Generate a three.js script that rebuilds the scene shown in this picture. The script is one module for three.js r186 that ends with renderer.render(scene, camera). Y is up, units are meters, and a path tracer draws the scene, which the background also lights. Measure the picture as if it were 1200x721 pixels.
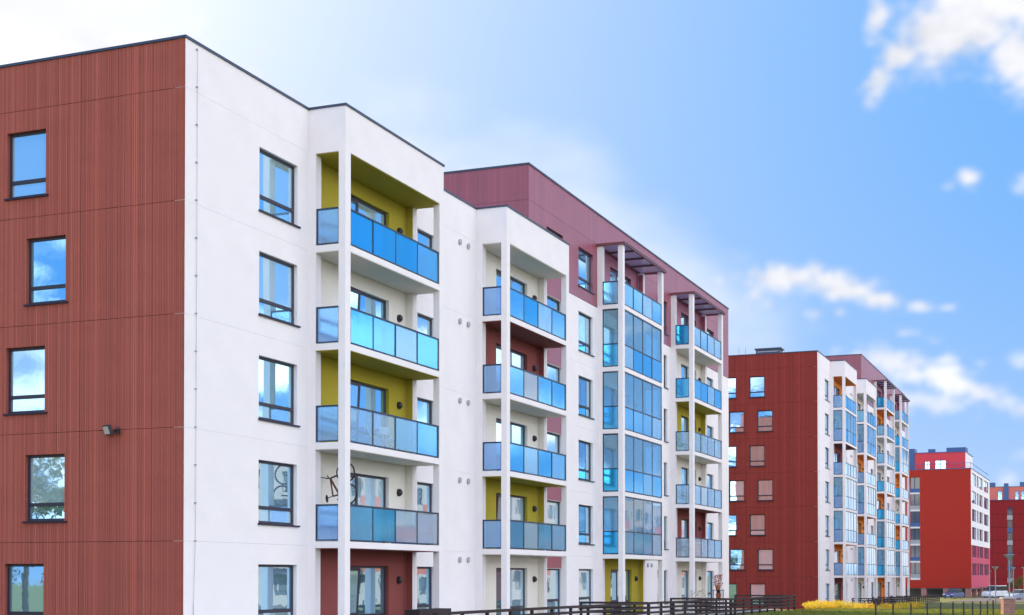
import * as THREE from 'three';
import { mergeGeometries } from 'three/addons/utils/BufferGeometryUtils.js';
import { ImprovedNoise } from 'three/addons/math/ImprovedNoise.js';
import { RoundedBoxGeometry } from 'three/addons/geometries/RoundedBoxGeometry.js';

// ---------------------------------------------------------------- camera, sky, sun, exposure
const R = Math.PI / 180;
const scene = new THREE.Scene();
const camera = new THREE.PerspectiveCamera(2 * Math.atan(360.5 / 1697.62) / R, 1200 / 721, 0.5, 6000);
camera.position.set(-32.017, 1.602, 22.208);
camera.rotation.order = 'YXZ';
camera.rotation.set(0.983 * R, (-90 + 21.963) * R, 0);
camera.setViewOffset(1200, 721, 0, -(646.65 - 360.5), 1200, 721);

const renderer = new THREE.WebGLRenderer({ antialias: true });
renderer.toneMapping = THREE.LinearToneMapping;
renderer.toneMappingExposure = 2.3;
renderer.shadowMap.enabled = true;
renderer.setSize(1024, 615);

const SUN_AZ = 58, SUN_EL = 28;               // azimuth from +x towards -z
const sunDir = new THREE.Vector3(Math.cos(SUN_EL * R) * Math.cos(SUN_AZ * R), Math.sin(SUN_EL * R), -Math.cos(SUN_EL * R) * Math.sin(SUN_AZ * R));
const sun = new THREE.DirectionalLight(0xffe0b8, 4.4);
sun.position.copy(sunDir).multiplyScalar(300).add(new THREE.Vector3(60, 0, 0));
sun.target.position.set(60, 0, 0);
sun.castShadow = true;
sun.shadow.mapSize.set(4096, 4096);
Object.assign(sun.shadow.camera, { left: -160, right: 200, top: 160, bottom: -160, near: 1, far: 700 });
scene.add(sun, sun.target);

const perlin = new ImprovedNoise();
function fbm(x, y, z, oct, gain = 0.5) {
  let s = 0, a = 0.5, f = 1;
  for (let i = 0; i < oct; i++) { s += a * perlin.noise(x * f, y * f, z * f); f *= 2.03; a *= gain; }
  return s;
}
const smooth = (a, b, x) => { const t = Math.min(1, Math.max(0, (x - a) / (b - a))); return t * t * (3 - 2 * t); };

// clouds as soft ellipses on the sky dome: azimuth, elevation, half length, half height, tilt (all degrees), strength, raggedness
const CLOUDS = [
  [44, 21.5, 9, 2.6, -8, 1.25, 0.5], [36.5, 18.9, 5.0, 1.5, -21, 1.25, 0.5], [31.2, 17.6, 4.6, 1.2, -20, 1.2, 0.55], [26.6, 16.0, 3.8, 0.95, -20, 0.95, 0.7], [22.5, 14.9, 3.0, 0.6, -22, 0.5, 0.8],
  [3.6, 20.7, 3.0, 1.25, 4, 1.3, 0.6], [5.6, 20.1, 2.0, 0.95, 28, 1.25, 0.65], [6.8, 19.4, 1.4, 0.72, 40, 1.15, 0.9], [7.8, 18.4, 0.9, 0.52, 55, 1.0, 1.0], [7.75, 20.6, 0.45, 0.8, 0, 0.9, 1.0], [2.6, 18.9, 1.2, 1.4, 0, 1.2, 0.7], [4.4, 19.8, 2.8, 1.2, 20, 1.25, 0.6], [0.2, 20.0, 3.5, 1.6, 0, 1.2, 0.8],
  [4.4, 14.78, 0.5, 0.42, 0, 1.0, 0.8], [5.12, 14.54, 0.26, 0.2, 0, 0.8, 0.8], [2.2, 14.5, 0.7, 0.5, 0, 0.6, 1.0],
  [11.3, 11.5, 2.0, 0.5, -3, 1.1, 0.8], [10.1, 11.68, 0.5, 0.4, 0, 0.9, 0.8], [9.2, 11.08, 1.9, 0.56, -14, 1.2, 0.7], [7.7, 10.55, 1.1, 0.42, -14, 1.15, 0.7], [6.1, 10.2, 0.9, 0.2, -4, 0.85, 0.9], [5.2, 10.1, 0.45, 0.14, 0, 0.8, 0.8],
  [12.4, 10.9, 0.4, 0.3, 40, 0.7, 1.0], [12.05, 10.55, 0.35, 0.25, 0, 0.75, 1.0], [10.1, 10.1, 0.35, 0.22, 0, 0.75, 1.0], [9.15, 10.1, 0.35, 0.25, 0, 0.8, 1.0], [6.8, 9.3, 0.5, 0.16, -8, 0.6, 1.0], [5.7, 8.95, 0.35, 0.15, -8, 0.6, 1.0],
  [7.0, 8.1, 1.9, 0.6, -16, 0.85, 1.1], [5.4, 7.6, 1.7, 0.6, -16, 0.9, 1.1], [4.0, 6.9, 1.8, 0.6, -20, 0.95, 1.0], [2.4, 6.1, 1.5, 0.5, -18, 0.9, 1.0], [6.0, 6.6, 2.2, 0.5, -8, 0.6, 1.0], [2.4, 8.0, 0.5, 0.3, 0, 0.5, 1.0], [3.0, 3.6, 0.6, 0.35, 0, 0.6, 1.0], [2.2, 4.6, 0.9, 0.3, 0, 0.6, 1.0],
].map(c => [...c.slice(0, 4), Math.cos(c[4] * R), Math.sin(c[4] * R), c[5], c[6]]);

function makeSky() {
  const W = 2048, H = 1024, d = new Float32Array(W * H * 4);
  const lerp = (a, b, t) => a + (b - a) * t;
  for (let j = 0; j < H; j++) {
    const el = ((j + 0.5) / H - 0.5) * 180, ce = Math.cos(el * R), sy = Math.sin(el * R);
    for (let i = 0; i < W; i++) {
      const phi = ((i + 0.5) / W - 0.5) * 2 * Math.PI;      // three.js: u = atan2(z, x) / 2pi + 0.5
      const x = ce * Math.cos(phi), z = ce * Math.sin(phi), k = (j * W + i) * 4;
      d[k + 3] = 1;
      if (el < -2) { d[k] = 0.22; d[k + 1] = 0.23; d[k + 2] = 0.24; continue; }
      const az = -phi / R;
      const cg = x * sunDir.x + sy * sunDir.y + z * sunDir.z, g = Math.acos(Math.min(1, Math.max(-1, cg))) / R;
      // clear air: azure, paler towards the sun and the horizon
      const e = Math.max(0, el);
      const w = Math.min(1, 1.45 * Math.exp(-((g / 32) ** 2)));
      const h = Math.exp(-e / 7.5) * (0.24 + 1.0 * Math.exp(-((g / 68) ** 2)));
      // thin bright veil that runs on from the left cloud down to the horizon
      const n2 = fbm(x * 14 + 9, sy * 24, z * 14, 3);
      const va = az - 19, ve = el - 12.2, vu = (-va * 0.86 - ve * 0.5) / 13, vv = (-va * 0.5 + ve * 0.86) / 4.4;
      const veil = 0.85 * smooth(0, 1, 1 - Math.sqrt(vu * vu + vv * vv) + n2 * 0.6);
      const t = 1 - (1 - w) * (1 - h * 0.95) * (1 - veil);
      let r = lerp(0.026, 0.385, t), gr = lerp(0.172, 0.412, t), b = lerp(0.425, 0.45, t);
      const hi = smooth(20, 80, el) * 0.25; r *= 1 - hi; gr *= 1 - hi; b *= 1 - hi * 0.7;
      const glow = 0.6 * Math.exp(-g / 9);
      r += glow; gr += glow * 0.95; b += glow * 0.85;
      // clouds
      let m = 0;
      const n1 = fbm(x * 62, sy * 90, z * 62, 4, 0.68);
      for (const [ca, cel, la, lb, co, si, st, rag] of CLOUDS) {
        const da = (az - ca) * Math.cos(cel * R), de = el - cel;
        if (Math.abs(da) > 14 || Math.abs(de) > 6) continue;
        const u = (-da * co + de * si) / la, v = (da * si + de * co) / lb;
        const q = 1 - Math.sqrt(u * u + v * v) + (n1 * 1.15 + n2 * 0.7) * rag;
        m = Math.max(m, st * smooth(-0.25, 0.95, q));
      }
      // vapour trail near the left cloud
      { const da = az - 31.7, de = el - 20.0, u = (-da * 0.67 + de * 0.74), v = (da * 0.74 + de * 0.67); if (Math.abs(u) < 0.72) m = Math.max(m, 0.95 * smooth(0.13 - 0.1 * (u + 0.7) / 1.4, 0, Math.abs(v))); }
      // the rest of the sky: scattered unseen cumulus, laid out to leave the mirrored part blue
      const away = 1 - smooth(-6, 0, az) * (1 - smooth(43, 50, az)) * (1 - smooth(23, 30, el));
      if (away > 0 && el > 0) {
        const p = 1 / (sy + 0.16), n = fbm(x * p * 1.5 + 38.47, z * p * 1.5 + 12.49, 2.2, 5);
        m = Math.max(m, away * 1.1 * smooth(-0.03, 0.17, n));
      }
      m = Math.min(0.97, m);
      const br = 0.305 + 3.9 * ((1 - cg) / 2) ** 2.2 + 0.2 * Math.exp(-((g / 30) ** 2));  // clouds opposite the sun brightened as added fill for the shaded facade
      const sh = 1 + n1 * 0.20 + n2 * 0.25;
      const wm = smooth(0.3, 0.8, (1 - cg) / 2);
      d[k] = lerp(r, br * sh * (0.985 + 0.025 * wm), m); d[k + 1] = lerp(gr, br * sh * 0.985, m); d[k + 2] = lerp(b, br * sh * (1.035 - 0.085 * wm), m);
    }
  }
  const t = new THREE.DataTexture(d, W, H, THREE.RGBAFormat, THREE.FloatType);
  t.mapping = THREE.EquirectangularReflectionMapping;
  t.magFilter = t.minFilter = THREE.LinearFilter;
  t.wrapS = THREE.RepeatWrapping;
  t.needsUpdate = true;
  return t;
}
const sky = makeSky();
scene.background = sky;
scene.environment = sky;

// ---------------------------------------------------------------- helpers
let seed = 7;
const rnd = () => { seed = (seed * 1664525 + 1013904223) >>> 0; return seed / 4294967296; };
const rr = (a, b) => a + (b - a) * rnd();
const lin = (r, g, b) => new THREE.Color().setRGB(r, g, b);
const taken = {};
const numbered = n => { const k = taken[n] = (taken[n] ?? -1) + 1; return k ? `${n}_${String(k).padStart(3, '0')}` : n; };
function thing(name, label, category, pos = [0, 0, 0], turn = 0, group) {
  const o = new THREE.Group(); o.name = numbered(name); o.position.set(...pos); o.rotation.y = turn;
  o.userData = { label, category }; if (group) o.userData.group = group;
  scene.add(o); return o;
}
function part(name, geo, mat, parent, pos, turn) {
  const o = new THREE.Mesh(geo, mat); o.name = name; o.castShadow = o.receiveShadow = true;
  if (pos) o.position.set(...pos);
  if (turn) o.rotation.y = turn;
  parent.add(o); return o;
}
function sub(name, parent, pos = [0, 0, 0], turn = 0) { const o = new THREE.Group(); o.name = name; o.position.set(...pos); o.rotation.y = turn; parent.add(o); return o; }
function structure(name, geo, mat) { const o = new THREE.Mesh(geo, mat); o.name = name; o.receiveShadow = o.castShadow = true; o.userData.kind = 'structure'; scene.add(o); return o; }
const cache = new Map();
const memo = (k, f) => { if (!cache.has(k)) cache.set(k, f()); return cache.get(k); };
// box from corner to corner, uv in metres
function bx(x0, y0, z0, x1, y1, z1) {
  const w = x1 - x0, h = y1 - y0, d = z1 - z0, g = new THREE.BoxGeometry(w, h, d), p = g.attributes.position, n = g.attributes.normal, uv = g.attributes.uv;
  g.translate((x0 + x1) / 2, (y0 + y1) / 2, (z0 + z1) / 2);
  for (let i = 0; i < p.count; i++) {
    const ax = Math.abs(n.getX(i)), ay = Math.abs(n.getY(i));
    uv.setXY(i, ax > 0.5 ? p.getZ(i) : p.getX(i), ay > 0.5 ? p.getZ(i) : p.getY(i));
  }
  return g;
}
const box = (...a) => memo('b' + a.map(v => v.toFixed(4)).join(), () => bx(...a));
const join = l => mergeGeometries(l.map(g => g.index ? g.toNonIndexed() : g).map(g => { const c = new THREE.BufferGeometry(); for (const k of ['position', 'normal', 'uv']) c.setAttribute(k, g.attributes[k]); return c; }));
function bar(a, b, r, seg = 6) {          // round bar between two points
  const A = new THREE.Vector3(...a), B = new THREE.Vector3(...b), l = A.distanceTo(B), g = new THREE.CylinderGeometry(r, r, l, seg);
  g.applyQuaternion(new THREE.Quaternion().setFromUnitVectors(new THREE.Vector3(0, 1, 0), B.clone().sub(A).normalize()));
  g.translate((A.x + B.x) / 2, (A.y + B.y) / 2, (A.z + B.z) / 2); return g;
}
// a slab u0..u1 x v0..v1 with rectangular holes, front at n = 0, back at n = -t; uv in metres
function slab(u0, v0, u1, v1, holes, t) {
  const us = [u0, u1], vs = [v0, v1];
  for (const [a, b, c, d] of holes) { for (const u of [a, c]) if (u > u0 && u < u1) us.push(u); for (const v of [b, d]) if (v > v0 && v < v1) vs.push(v); }
  const q = l => [...new Set(l)].sort((a, b) => a - b), U = q(us), V = q(vs);
  const full = (i, j) => { if (i < 0 || j < 0 || i >= U.length - 1 || j >= V.length - 1) return false; const u = (U[i] + U[i + 1]) / 2, v = (V[j] + V[j + 1]) / 2; return !holes.some(([a, b, c, d]) => u > a && u < c && v > b && v < d); };
  const P = [], N = [], T = [];
  const quad = (pts, n, uvs) => { for (const k of [0, 1, 2, 0, 2, 3]) { P.push(...pts[k]); N.push(...n); T.push(...uvs[k]); } };
  for (let i = 0; i < U.length - 1; i++) for (let j = 0; j < V.length - 1; j++) {
    if (!full(i, j)) continue;
    const a = U[i], b = U[i + 1], c = V[j], d = V[j + 1];
    quad([[a, c, 0], [b, c, 0], [b, d, 0], [a, d, 0]], [0, 0, 1], [[a, c], [b, c], [b, d], [a, d]]);
    quad([[b, c, -t], [a, c, -t], [a, d, -t], [b, d, -t]], [0, 0, -1], [[b, c], [a, c], [a, d], [b, d]]);
    if (!full(i - 1, j)) quad([[a, c, -t], [a, c, 0], [a, d, 0], [a, d, -t]], [-1, 0, 0], [[a - t, c], [a, c], [a, d], [a - t, d]]);
    if (!full(i + 1, j)) quad([[b, c, 0], [b, c, -t], [b, d, -t], [b, d, 0]], [1, 0, 0], [[b, c], [b + t, c], [b + t, d], [b, d]]);
    if (!full(i, j - 1)) quad([[a, c, -t], [b, c, -t], [b, c, 0], [a, c, 0]], [0, -1, 0], [[a, c - t], [b, c - t], [b, c], [a, c]]);
    if (!full(i, j + 1)) quad([[a, d, 0], [b, d, 0], [b, d, -t], [a, d, -t]], [0, 1, 0], [[a, d], [b, d], [b, d + t], [a, d + t]]);
  }
  const g = new THREE.BufferGeometry();
  g.setAttribute('position', new THREE.Float32BufferAttribute(P, 3)); g.setAttribute('normal', new THREE.Float32BufferAttribute(N, 3)); g.setAttribute('uv', new THREE.Float32BufferAttribute(T, 2));
  return g;
}

// the pieces of a board that windows cut right through
function pieces(u0, v0, u1, v1, holes) {
  const h = holes.find(([a, b, c, d]) => a <= u0 + 1e-3 && c >= u1 - 1e-3 && b < v1 && d > v0);
  return h ? [[u0, v0, u1, Math.min(v1, h[1])], [u0, Math.max(v0, h[3]), u1, v1]].filter(r => r[3] - r[1] > 0.02) : [[u0, v0, u1, v1]];
}

// ---------------------------------------------------------------- materials
function tex(w, h, fn, rep, srgb) {       // fn(x, y) in 0..1 -> [r, g, b] in 0..1
  const d = new Uint8Array(w * h * 4);
  for (let j = 0; j < h; j++) for (let i = 0; i < w; i++) { const c = fn(i / w, j / h, i, j), k = (j * w + i) * 4; for (let q = 0; q < 3; q++) d[k + q] = Math.max(0, Math.min(255, c[q] * 255)); d[k + 3] = 255; }
  const t = new THREE.DataTexture(d, w, h); t.wrapS = t.wrapT = THREE.RepeatWrapping; t.magFilter = THREE.LinearFilter; t.minFilter = THREE.LinearMipmapLinearFilter; t.generateMipmaps = true;
  t.repeat.set(...rep); if (srgb) t.colorSpace = THREE.SRGBColorSpace; t.needsUpdate = true; return t;
}
const tile = (f, x, y, n) => { const a = smooth(0, 1, x), b = smooth(0, 1, y); void a; void b; return f(x * n, y * n); };
void tile;
// noise that repeats after one unit
function wrapNoise(x, y, n, z) {
  const f = (a, b) => fbm(a * n, b * n, z, 3), s = x, t = y;
  return f(x, y) * (1 - s) * (1 - t) + f(x - 1, y) * s * (1 - t) + f(x, y - 1) * (1 - s) * t + f(x - 1, y - 1) * s * t;
}
// plaster: fine grain and faint weather marks
const plasterMap = tex(512, 512, (x, y) => { const v = 0.955 + wrapNoise(x, y, 5, 1.3) * 0.07 + wrapNoise(x, y, 60, 4.1) * 0.045 + wrapNoise(x * 1, y, 16, 8.8) * 0.03; return [v, v, v]; }, [1 / 4.3, 1 / 3.7]);
const plasterBump = tex(512, 512, (x, y) => { const v = 0.5 + wrapNoise(x, y, 90, 2.7) * 0.8; return [v, v, v]; }, [1 / 1.7, 1 / 1.7]);
// fluted cladding boards: ribs of uneven width, random tone; groove shade and rib highlights painted into the colour
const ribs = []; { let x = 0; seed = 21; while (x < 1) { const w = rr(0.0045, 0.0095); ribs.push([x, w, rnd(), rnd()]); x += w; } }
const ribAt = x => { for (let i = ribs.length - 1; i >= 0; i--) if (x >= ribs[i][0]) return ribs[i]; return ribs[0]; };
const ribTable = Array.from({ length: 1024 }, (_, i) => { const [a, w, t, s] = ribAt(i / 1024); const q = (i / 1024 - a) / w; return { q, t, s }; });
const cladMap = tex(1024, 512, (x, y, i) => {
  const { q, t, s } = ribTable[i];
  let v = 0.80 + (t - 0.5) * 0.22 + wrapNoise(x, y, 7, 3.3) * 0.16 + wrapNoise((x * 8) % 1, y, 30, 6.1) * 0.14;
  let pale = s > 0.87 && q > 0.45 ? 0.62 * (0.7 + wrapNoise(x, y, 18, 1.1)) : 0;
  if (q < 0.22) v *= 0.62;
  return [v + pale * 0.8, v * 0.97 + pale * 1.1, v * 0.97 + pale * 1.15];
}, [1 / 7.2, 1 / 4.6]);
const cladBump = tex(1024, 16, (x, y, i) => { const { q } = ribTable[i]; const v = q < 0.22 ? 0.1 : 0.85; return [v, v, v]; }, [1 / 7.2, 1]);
const std = (c, o = {}) => new THREE.MeshStandardMaterial({ color: c, roughness: 0.85, ...o });
const plaster = c => std(c, { map: plasterMap, bumpMap: plasterBump, bumpScale: 0.002, roughness: 0.9 });
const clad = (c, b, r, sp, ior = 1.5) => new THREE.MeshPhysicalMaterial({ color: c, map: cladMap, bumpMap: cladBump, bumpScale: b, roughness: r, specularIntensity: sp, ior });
const M = {
  white: plaster(lin(0.87, 0.815, 0.825)),
  cream: plaster(lin(0.78, 0.73, 0.66)),
  olive: plaster(lin(0.40, 0.32, 0.02)),
  maroon: plaster(lin(0.24, 0.055, 0.05)),
  orange: plaster(lin(0.82, 0.27, 0.035)),
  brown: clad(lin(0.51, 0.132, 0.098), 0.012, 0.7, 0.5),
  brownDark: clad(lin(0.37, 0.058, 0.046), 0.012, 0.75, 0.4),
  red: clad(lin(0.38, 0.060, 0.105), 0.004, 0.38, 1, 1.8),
  coping: std(lin(0.06, 0.075, 0.12), { metalness: 0.4, roughness: 0.45 }),
  frame: std(lin(0.030, 0.026, 0.045), { roughness: 0.45 }),
  rail: std(lin(0.022, 0.04, 0.075), { roughness: 0.4, metalness: 0.3 }),
  sill: std(lin(0.035, 0.028, 0.05), { roughness: 0.4, metalness: 0.5 }),
  canopyBar: std(lin(0.16, 0.05, 0.055), { roughness: 0.5 }),
  roof: std(lin(0.16, 0.16, 0.17)),
  grey: std(lin(0.38, 0.38, 0.42), { roughness: 0.5 }),
  dark: std(lin(0.02, 0.02, 0.025), { roughness: 0.5 }),
  wire: std(lin(0.35, 0.36, 0.42), { metalness: 0.6, roughness: 0.4 }),
  rubber: std(lin(0.015, 0.015, 0.017), { roughness: 0.7 }),
  chrome: std(lin(0.6, 0.6, 0.62), { metalness: 0.9, roughness: 0.25 }),
  whitePaint: std(lin(0.8, 0.8, 0.82), { roughness: 0.35 }),
};
const wave = tex(256, 256, (x, y) => { const v = 0.5 + wrapNoise(x, y, 4, 5.5) * 0.9; return [v, v, v]; }, [1 / 2.6, 1 / 2.6]);
// solar-control window glass: a mirror-like coating over a dark room
const pane = (c, m, r = 0.015) => new THREE.MeshPhysicalMaterial({ color: c, metalness: m, roughness: r, ior: 1.52, bumpMap: wave, bumpScale: 0.0013 });
const PANES = [pane(lin(0.46, 0.78, 0.99), 0.84), pane(lin(0.54, 0.80, 0.97), 0.66, 0.02), pane(lin(0.42, 0.76, 0.99), 0.88)];
// tinted balustrade glass, partly see-through
const tinted = (c, m, r) => new THREE.MeshPhysicalMaterial({ color: c, metalness: m, roughness: r, transmission: 1, thickness: 0, ior: 1.52, bumpMap: wave, bumpScale: 0.002 });
const GLASS = [tinted(lin(0.07, 0.62, 0.98), 0.66, 0.08), tinted(lin(0.14, 0.66, 0.98), 0.60, 0.11), tinted(lin(0.22, 0.70, 0.98), 0.54, 0.14), tinted(lin(0.42, 0.78, 0.98), 0.48, 0.16)];
const PALE_GLASS = [tinted(lin(0.66, 0.84, 0.96), 0.30, 0.06), tinted(lin(0.74, 0.87, 0.95), 0.26, 0.1)];
const CLOUD_SHEEN_GLASS = tinted(lin(0.44, 0.68, 0.94), 0.42, 0.18);  // side panels: pale cloud reflection put into the glass colour
const CLEAR = tinted(lin(0.52, 0.82, 0.99), 0.24, 0.008);
const CANOPY = tinted(lin(0.60, 0.64, 0.78), 0.15, 0.3);

// ---------------------------------------------------------------- windows and doors (origin: lower left of the opening, n = 0 at the wall face)
function frameGeo(w, h, bars) {
  return memo('f' + [w, h, ...bars.flat()].map(v => v.toFixed(3)).join(), () => {
    const t = 0.075, l = [bx(0, 0, -0.2, t, h, -0.12), bx(w - t, 0, -0.2, w, h, -0.12), bx(t, 0, -0.2, w - t, t, -0.12), bx(t, h - t, -0.2, w - t, h, -0.12)];
    for (const [a, b, c, d] of bars) l.push(bx(a, b, -0.197, c, d, -0.117));
    return join(l);
  });
}
function makeWindow(parent, pos, turn, w, h, o = {}) {
  const g = sub('window', parent, pos, turn), t = 0.075, tr = o.transom ?? 0.46, bars = [];
  if (tr) bars.push([t, tr - 0.05, w - t, tr + 0.05]);
  if (o.mullion) bars.push([o.mullion - 0.04, tr ? tr + 0.05 : t, o.mullion + 0.04, h - t]);
  part('frame', frameGeo(w, h, bars), M.frame, g);
  const pm = () => PANES[Math.floor(rnd() * 3)];
  const cells = [];
  const y0 = tr ? tr + 0.05 : t;
  if (o.mullion) cells.push([t, y0, o.mullion - 0.04, h - t], [o.mullion + 0.04, y0, w - t, h - t]); else cells.push([t, y0, w - t, h - t]);
  if (tr) cells.push([t, t, w - t, tr - 0.05]);
  for (const [a, b, c, d] of cells) {
    const m = part('pane', box(0, 0, -0.012, c - a, d - b, 0), pm(), g, [a, b, -0.155]);
    m.rotation.set(rr(-1, 1) * 0.004, rr(-1, 1) * 0.006, 0);
  }
  if (!o.noSill) part('sill', box(-0.04, -0.05, -0.2, w + 0.1, -0.002, 0.06), M.sill, g);
  return g;
}
function makeDoor(parent, pos, turn, w, h, open) {   // balcony door: leaf beside a wide fixed light
  const g = sub('balcony_door', parent, pos, turn), t = 0.075, s = w * 0.40;
  part('frame', frameGeo(w, h, [[s - 0.06, t, s + 0.06, h - t], [s + 0.06, 0.62, w - t, 0.70]]), M.frame, g);
  const pm = () => PANES[Math.floor(rnd() * 3)];
  const leaf = part('door_leaf', memo('leaf' + w + h, () => { const a = 0, b = s - 0.06 - t, c = h - 2 * t, q = 0.09; return join([bx(a, 0, -0.03, q, c, 0.03), bx(b - q, 0, -0.03, b, c, 0.03), bx(q, 0, -0.03, b - q, q, 0.03), bx(q, c - q, -0.03, b - q, c, 0.03), bx(q, 0.6, -0.03, b - q, 0.68, 0.03)]); }), M.frame, g, [t, t, -0.105]);
  const gl = part('pane', memo('lp' + w + h, () => join([bx(0.09, 0.68, -0.006, s - 0.06 - t - 0.09, h - 2 * t - 0.09, 0.006), bx(0.09, 0.09, -0.006, s - 0.06 - t - 0.09, 0.6, 0.006)])), pm(), g, [t, t, -0.105]);
  if (open) { leaf.rotation.x = gl.rotation.x = 0.055; part('inner_lining', box(t, t, -0.31, s - 0.06, h - t, -0.29), M.cream, g); }
  else part('door_backing', box(t, t, -0.22, s - 0.06, h - t, -0.2), M.frame, g);  // dark backing sheet added behind the leaf to fill its gaps
  part('pane', box(0, 0, -0.012, w - s - 0.06 - t, h - t - 0.70, 0), pm(), g, [s + 0.06, 0.70, -0.155]);
  part('pane', box(0, 0, -0.012, w - s - 0.06 - t, 0.62 - t, 0), pm(), g, [s + 0.06, t, -0.155]);
  return g;
}

// ---------------------------------------------------------------- the apartment blocks
const JB = 2.537, HEAD = 1.95, TW = 7.08, TD = 1.276, LEN = 60.9, DEP = 14;
const TX = [6.447, 19.345, 34.04, 47.07];
const lampGeo = () => memo('wl', () => join([new THREE.CylinderGeometry(0.13, 0.13, 0.07, 14).rotateX(Math.PI / 2).translate(0, 0, 0.035), new THREE.SphereGeometry(0.105, 12, 8).scale(1, 1, 0.7).translate(0.0, 0, 0.08)]));
function makeBlock(o) {
  const n = o.rows, dy = (n - 5) * 3, RL = 15.9 + dy, RH = 19.157 + dy, RED0 = 14.56 + dy, XR = 24.94, BASE = -1.2;
  const b = thing('apartment_building', o.label, 'building', o.pos, 0);
  const holes = [];                                   // facade openings
  const addWin = (u0, v0, u1, v1, w) => { holes.push([u0, v0, u1, v1]); makeWindow(b, [u0, v0, 0], 0, u1 - u0, v1 - v0, w); };
  const top = n + 1;
  for (let k = 0; k < n; k++) {
    const y = HEAD + 3 * k, low = k ? y - 1.82 : y - 1.82;
    addWin(3.66, low, 5.81, y);
    addWin(14.1, k ? y - 1.82 : y - 2.2, 15.56, y, { noSill: !k, transom: k ? 0.46 : 0.8 });
    addWin(27.15, k ? y - 1.82 : y - 2.2, 29.06, y, { noSill: !k, transom: k ? 0.46 : 0.8 });
    addWin(31.31, low, 33.38, y);
    addWin(44.3, low, 46.32, y);
    addWin(55.25, k ? y - 1.82 : y - 2.2, 56.85, y, { noSill: !k, transom: k ? 0.46 : 0.8 });
  }
  { const y = HEAD + 3 * n; for (const [a, c] of [[27.1, 29.2], [31.32, 33.41], [44.3, 46.32], [55.25, 57.0]]) addWin(a, y - 1.82, c, y); }
  // loggia doors
  TX.forEach((tx, ti) => { for (let k = 0; k < (ti < 2 ? n : top); k++) {
    const y0 = -0.33 + 3 * k, w = ti < 2 ? 3.42 : 3.5, x0 = tx + 2.02;
    if (ti === 3) { holes.push([tx + 2.2, y0, tx + 3.95, HEAD + 3 * k], [tx + 4.5, HEAD + 3 * k - 1.9, tx + 5.6, HEAD + 3 * k]); makeWindow(b, [tx + 2.2, y0, 0], 0, 1.75, 2.28, { noSill: true, transom: 0.66 }); makeWindow(b, [tx + 4.5, HEAD + 3 * k - 1.9, 0], 0, 1.1, 1.9, { noSill: true, transom: 0 }); }
    else { holes.push([x0, y0, x0 + w, HEAD + 3 * k]); makeDoor(b, [x0, y0, 0], 0, w, 2.28, rnd() < 0.28); }
  } });
  // facade: one panel per bay and storey, with open joints at the storey lines
  const bays = [0.004, 6.447, 13.527, 19.345, 26.425, 34.04, 41.12, 47.07, 54.15, LEN - 0.004];
  const J = 0.002;
  for (let i = 0; i < bays.length - 1; i++) {
    const ti = [1, 3, 5, 7].indexOf(i);
    for (let k = 0; k < n; k++) {
      const v0 = k ? JB + 3 * (k - 1) + J : BASE, v1 = Math.min(JB + 3 * k - J, k === n - 1 ? JB + 3 * k : 99);
      let mat = M.white;
      if (ti >= 0) mat = M[o.tone[ti][k]];
      part(ti >= 0 ? 'loggia_wall' : 'wall_panel', slab(bays[i], v0, bays[i + 1], v1, holes, 0.32), mat, b);
    }
    // parapet of the lower roof
    if (bays[i] < XR) part('parapet_panel', slab(bays[i], JB + 3 * (n - 1) + J, Math.min(bays[i + 1], XR - 0.004), RL - 0.07, holes, 0.32), M.white, b);
    if (bays[i + 1] > XR) {
      const a = Math.max(bays[i], XR + 0.004), segs = Math.max(1, Math.round((bays[i + 1] - a) / 3.2));
      for (let s = 0; s < segs; s++) {
        const u0 = a + (bays[i + 1] - a) * s / segs, u1 = a + (bays[i + 1] - a) * (s + 1) / segs;
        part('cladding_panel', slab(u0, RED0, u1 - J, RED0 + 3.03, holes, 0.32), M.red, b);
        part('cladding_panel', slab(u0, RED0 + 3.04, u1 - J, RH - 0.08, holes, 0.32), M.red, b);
      }
    }
  }
  // maroon strips between the stacked windows beside the second stack of balconies
  for (let k = 0; k < n; k++) part('spandrel_panel', box(27.15, 0, -0.02, 29.06, 1.1, 0.012), M.red, b, [0, HEAD + 3 * k + 0.02, 0]);
  // near end wall: fluted boards about a metre wide, one storey high
  const eh = [];
  for (let k = 0; k < n; k++) {
    const y = HEAD + 3 * k, z1 = (n - k) % 2 ? -4.55 : -3.86, z0 = z1 - 1.345;
    eh.push([z0, y - 1.83, z1, y]); makeWindow(b, [0, y - 1.83, z0], -Math.PI / 2, 1.345, 1.83);
    const y2 = -6.35 - ((n - k) % 2 ? 0.7 : 0);
    eh.push([y2 - 1.345, y - 1.83, y2, y]); makeWindow(b, [0, y - 1.83, y2 - 1.345], -Math.PI / 2, 1.345, 1.83);
  }
  const zs = [0, -1.03, -2.05, -3.07, -3.37, -4.14, -5.16, -6.18, -7.2, -8.22, -9.24, -10.26, -11.28, -12.3, -13.3, -DEP];
  const ys = [BASE, ...Array.from({ length: n }, (_, k) => JB + 3 * k), RL - 0.07];
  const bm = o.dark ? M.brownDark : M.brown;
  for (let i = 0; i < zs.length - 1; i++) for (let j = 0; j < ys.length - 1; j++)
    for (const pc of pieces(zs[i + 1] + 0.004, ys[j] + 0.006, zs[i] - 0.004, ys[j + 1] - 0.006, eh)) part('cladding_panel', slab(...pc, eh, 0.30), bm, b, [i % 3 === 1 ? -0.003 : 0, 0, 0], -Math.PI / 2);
  part('end_wall_core', box(0.305, BASE, -DEP + 0.01, 0.33, RL - 0.1, -0.33), M.grey, b);
  // end of the raised part, above the lower roof
  const zr = [0, -0.5, -3.2, -6.2, -9.2, -12, -DEP];
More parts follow.
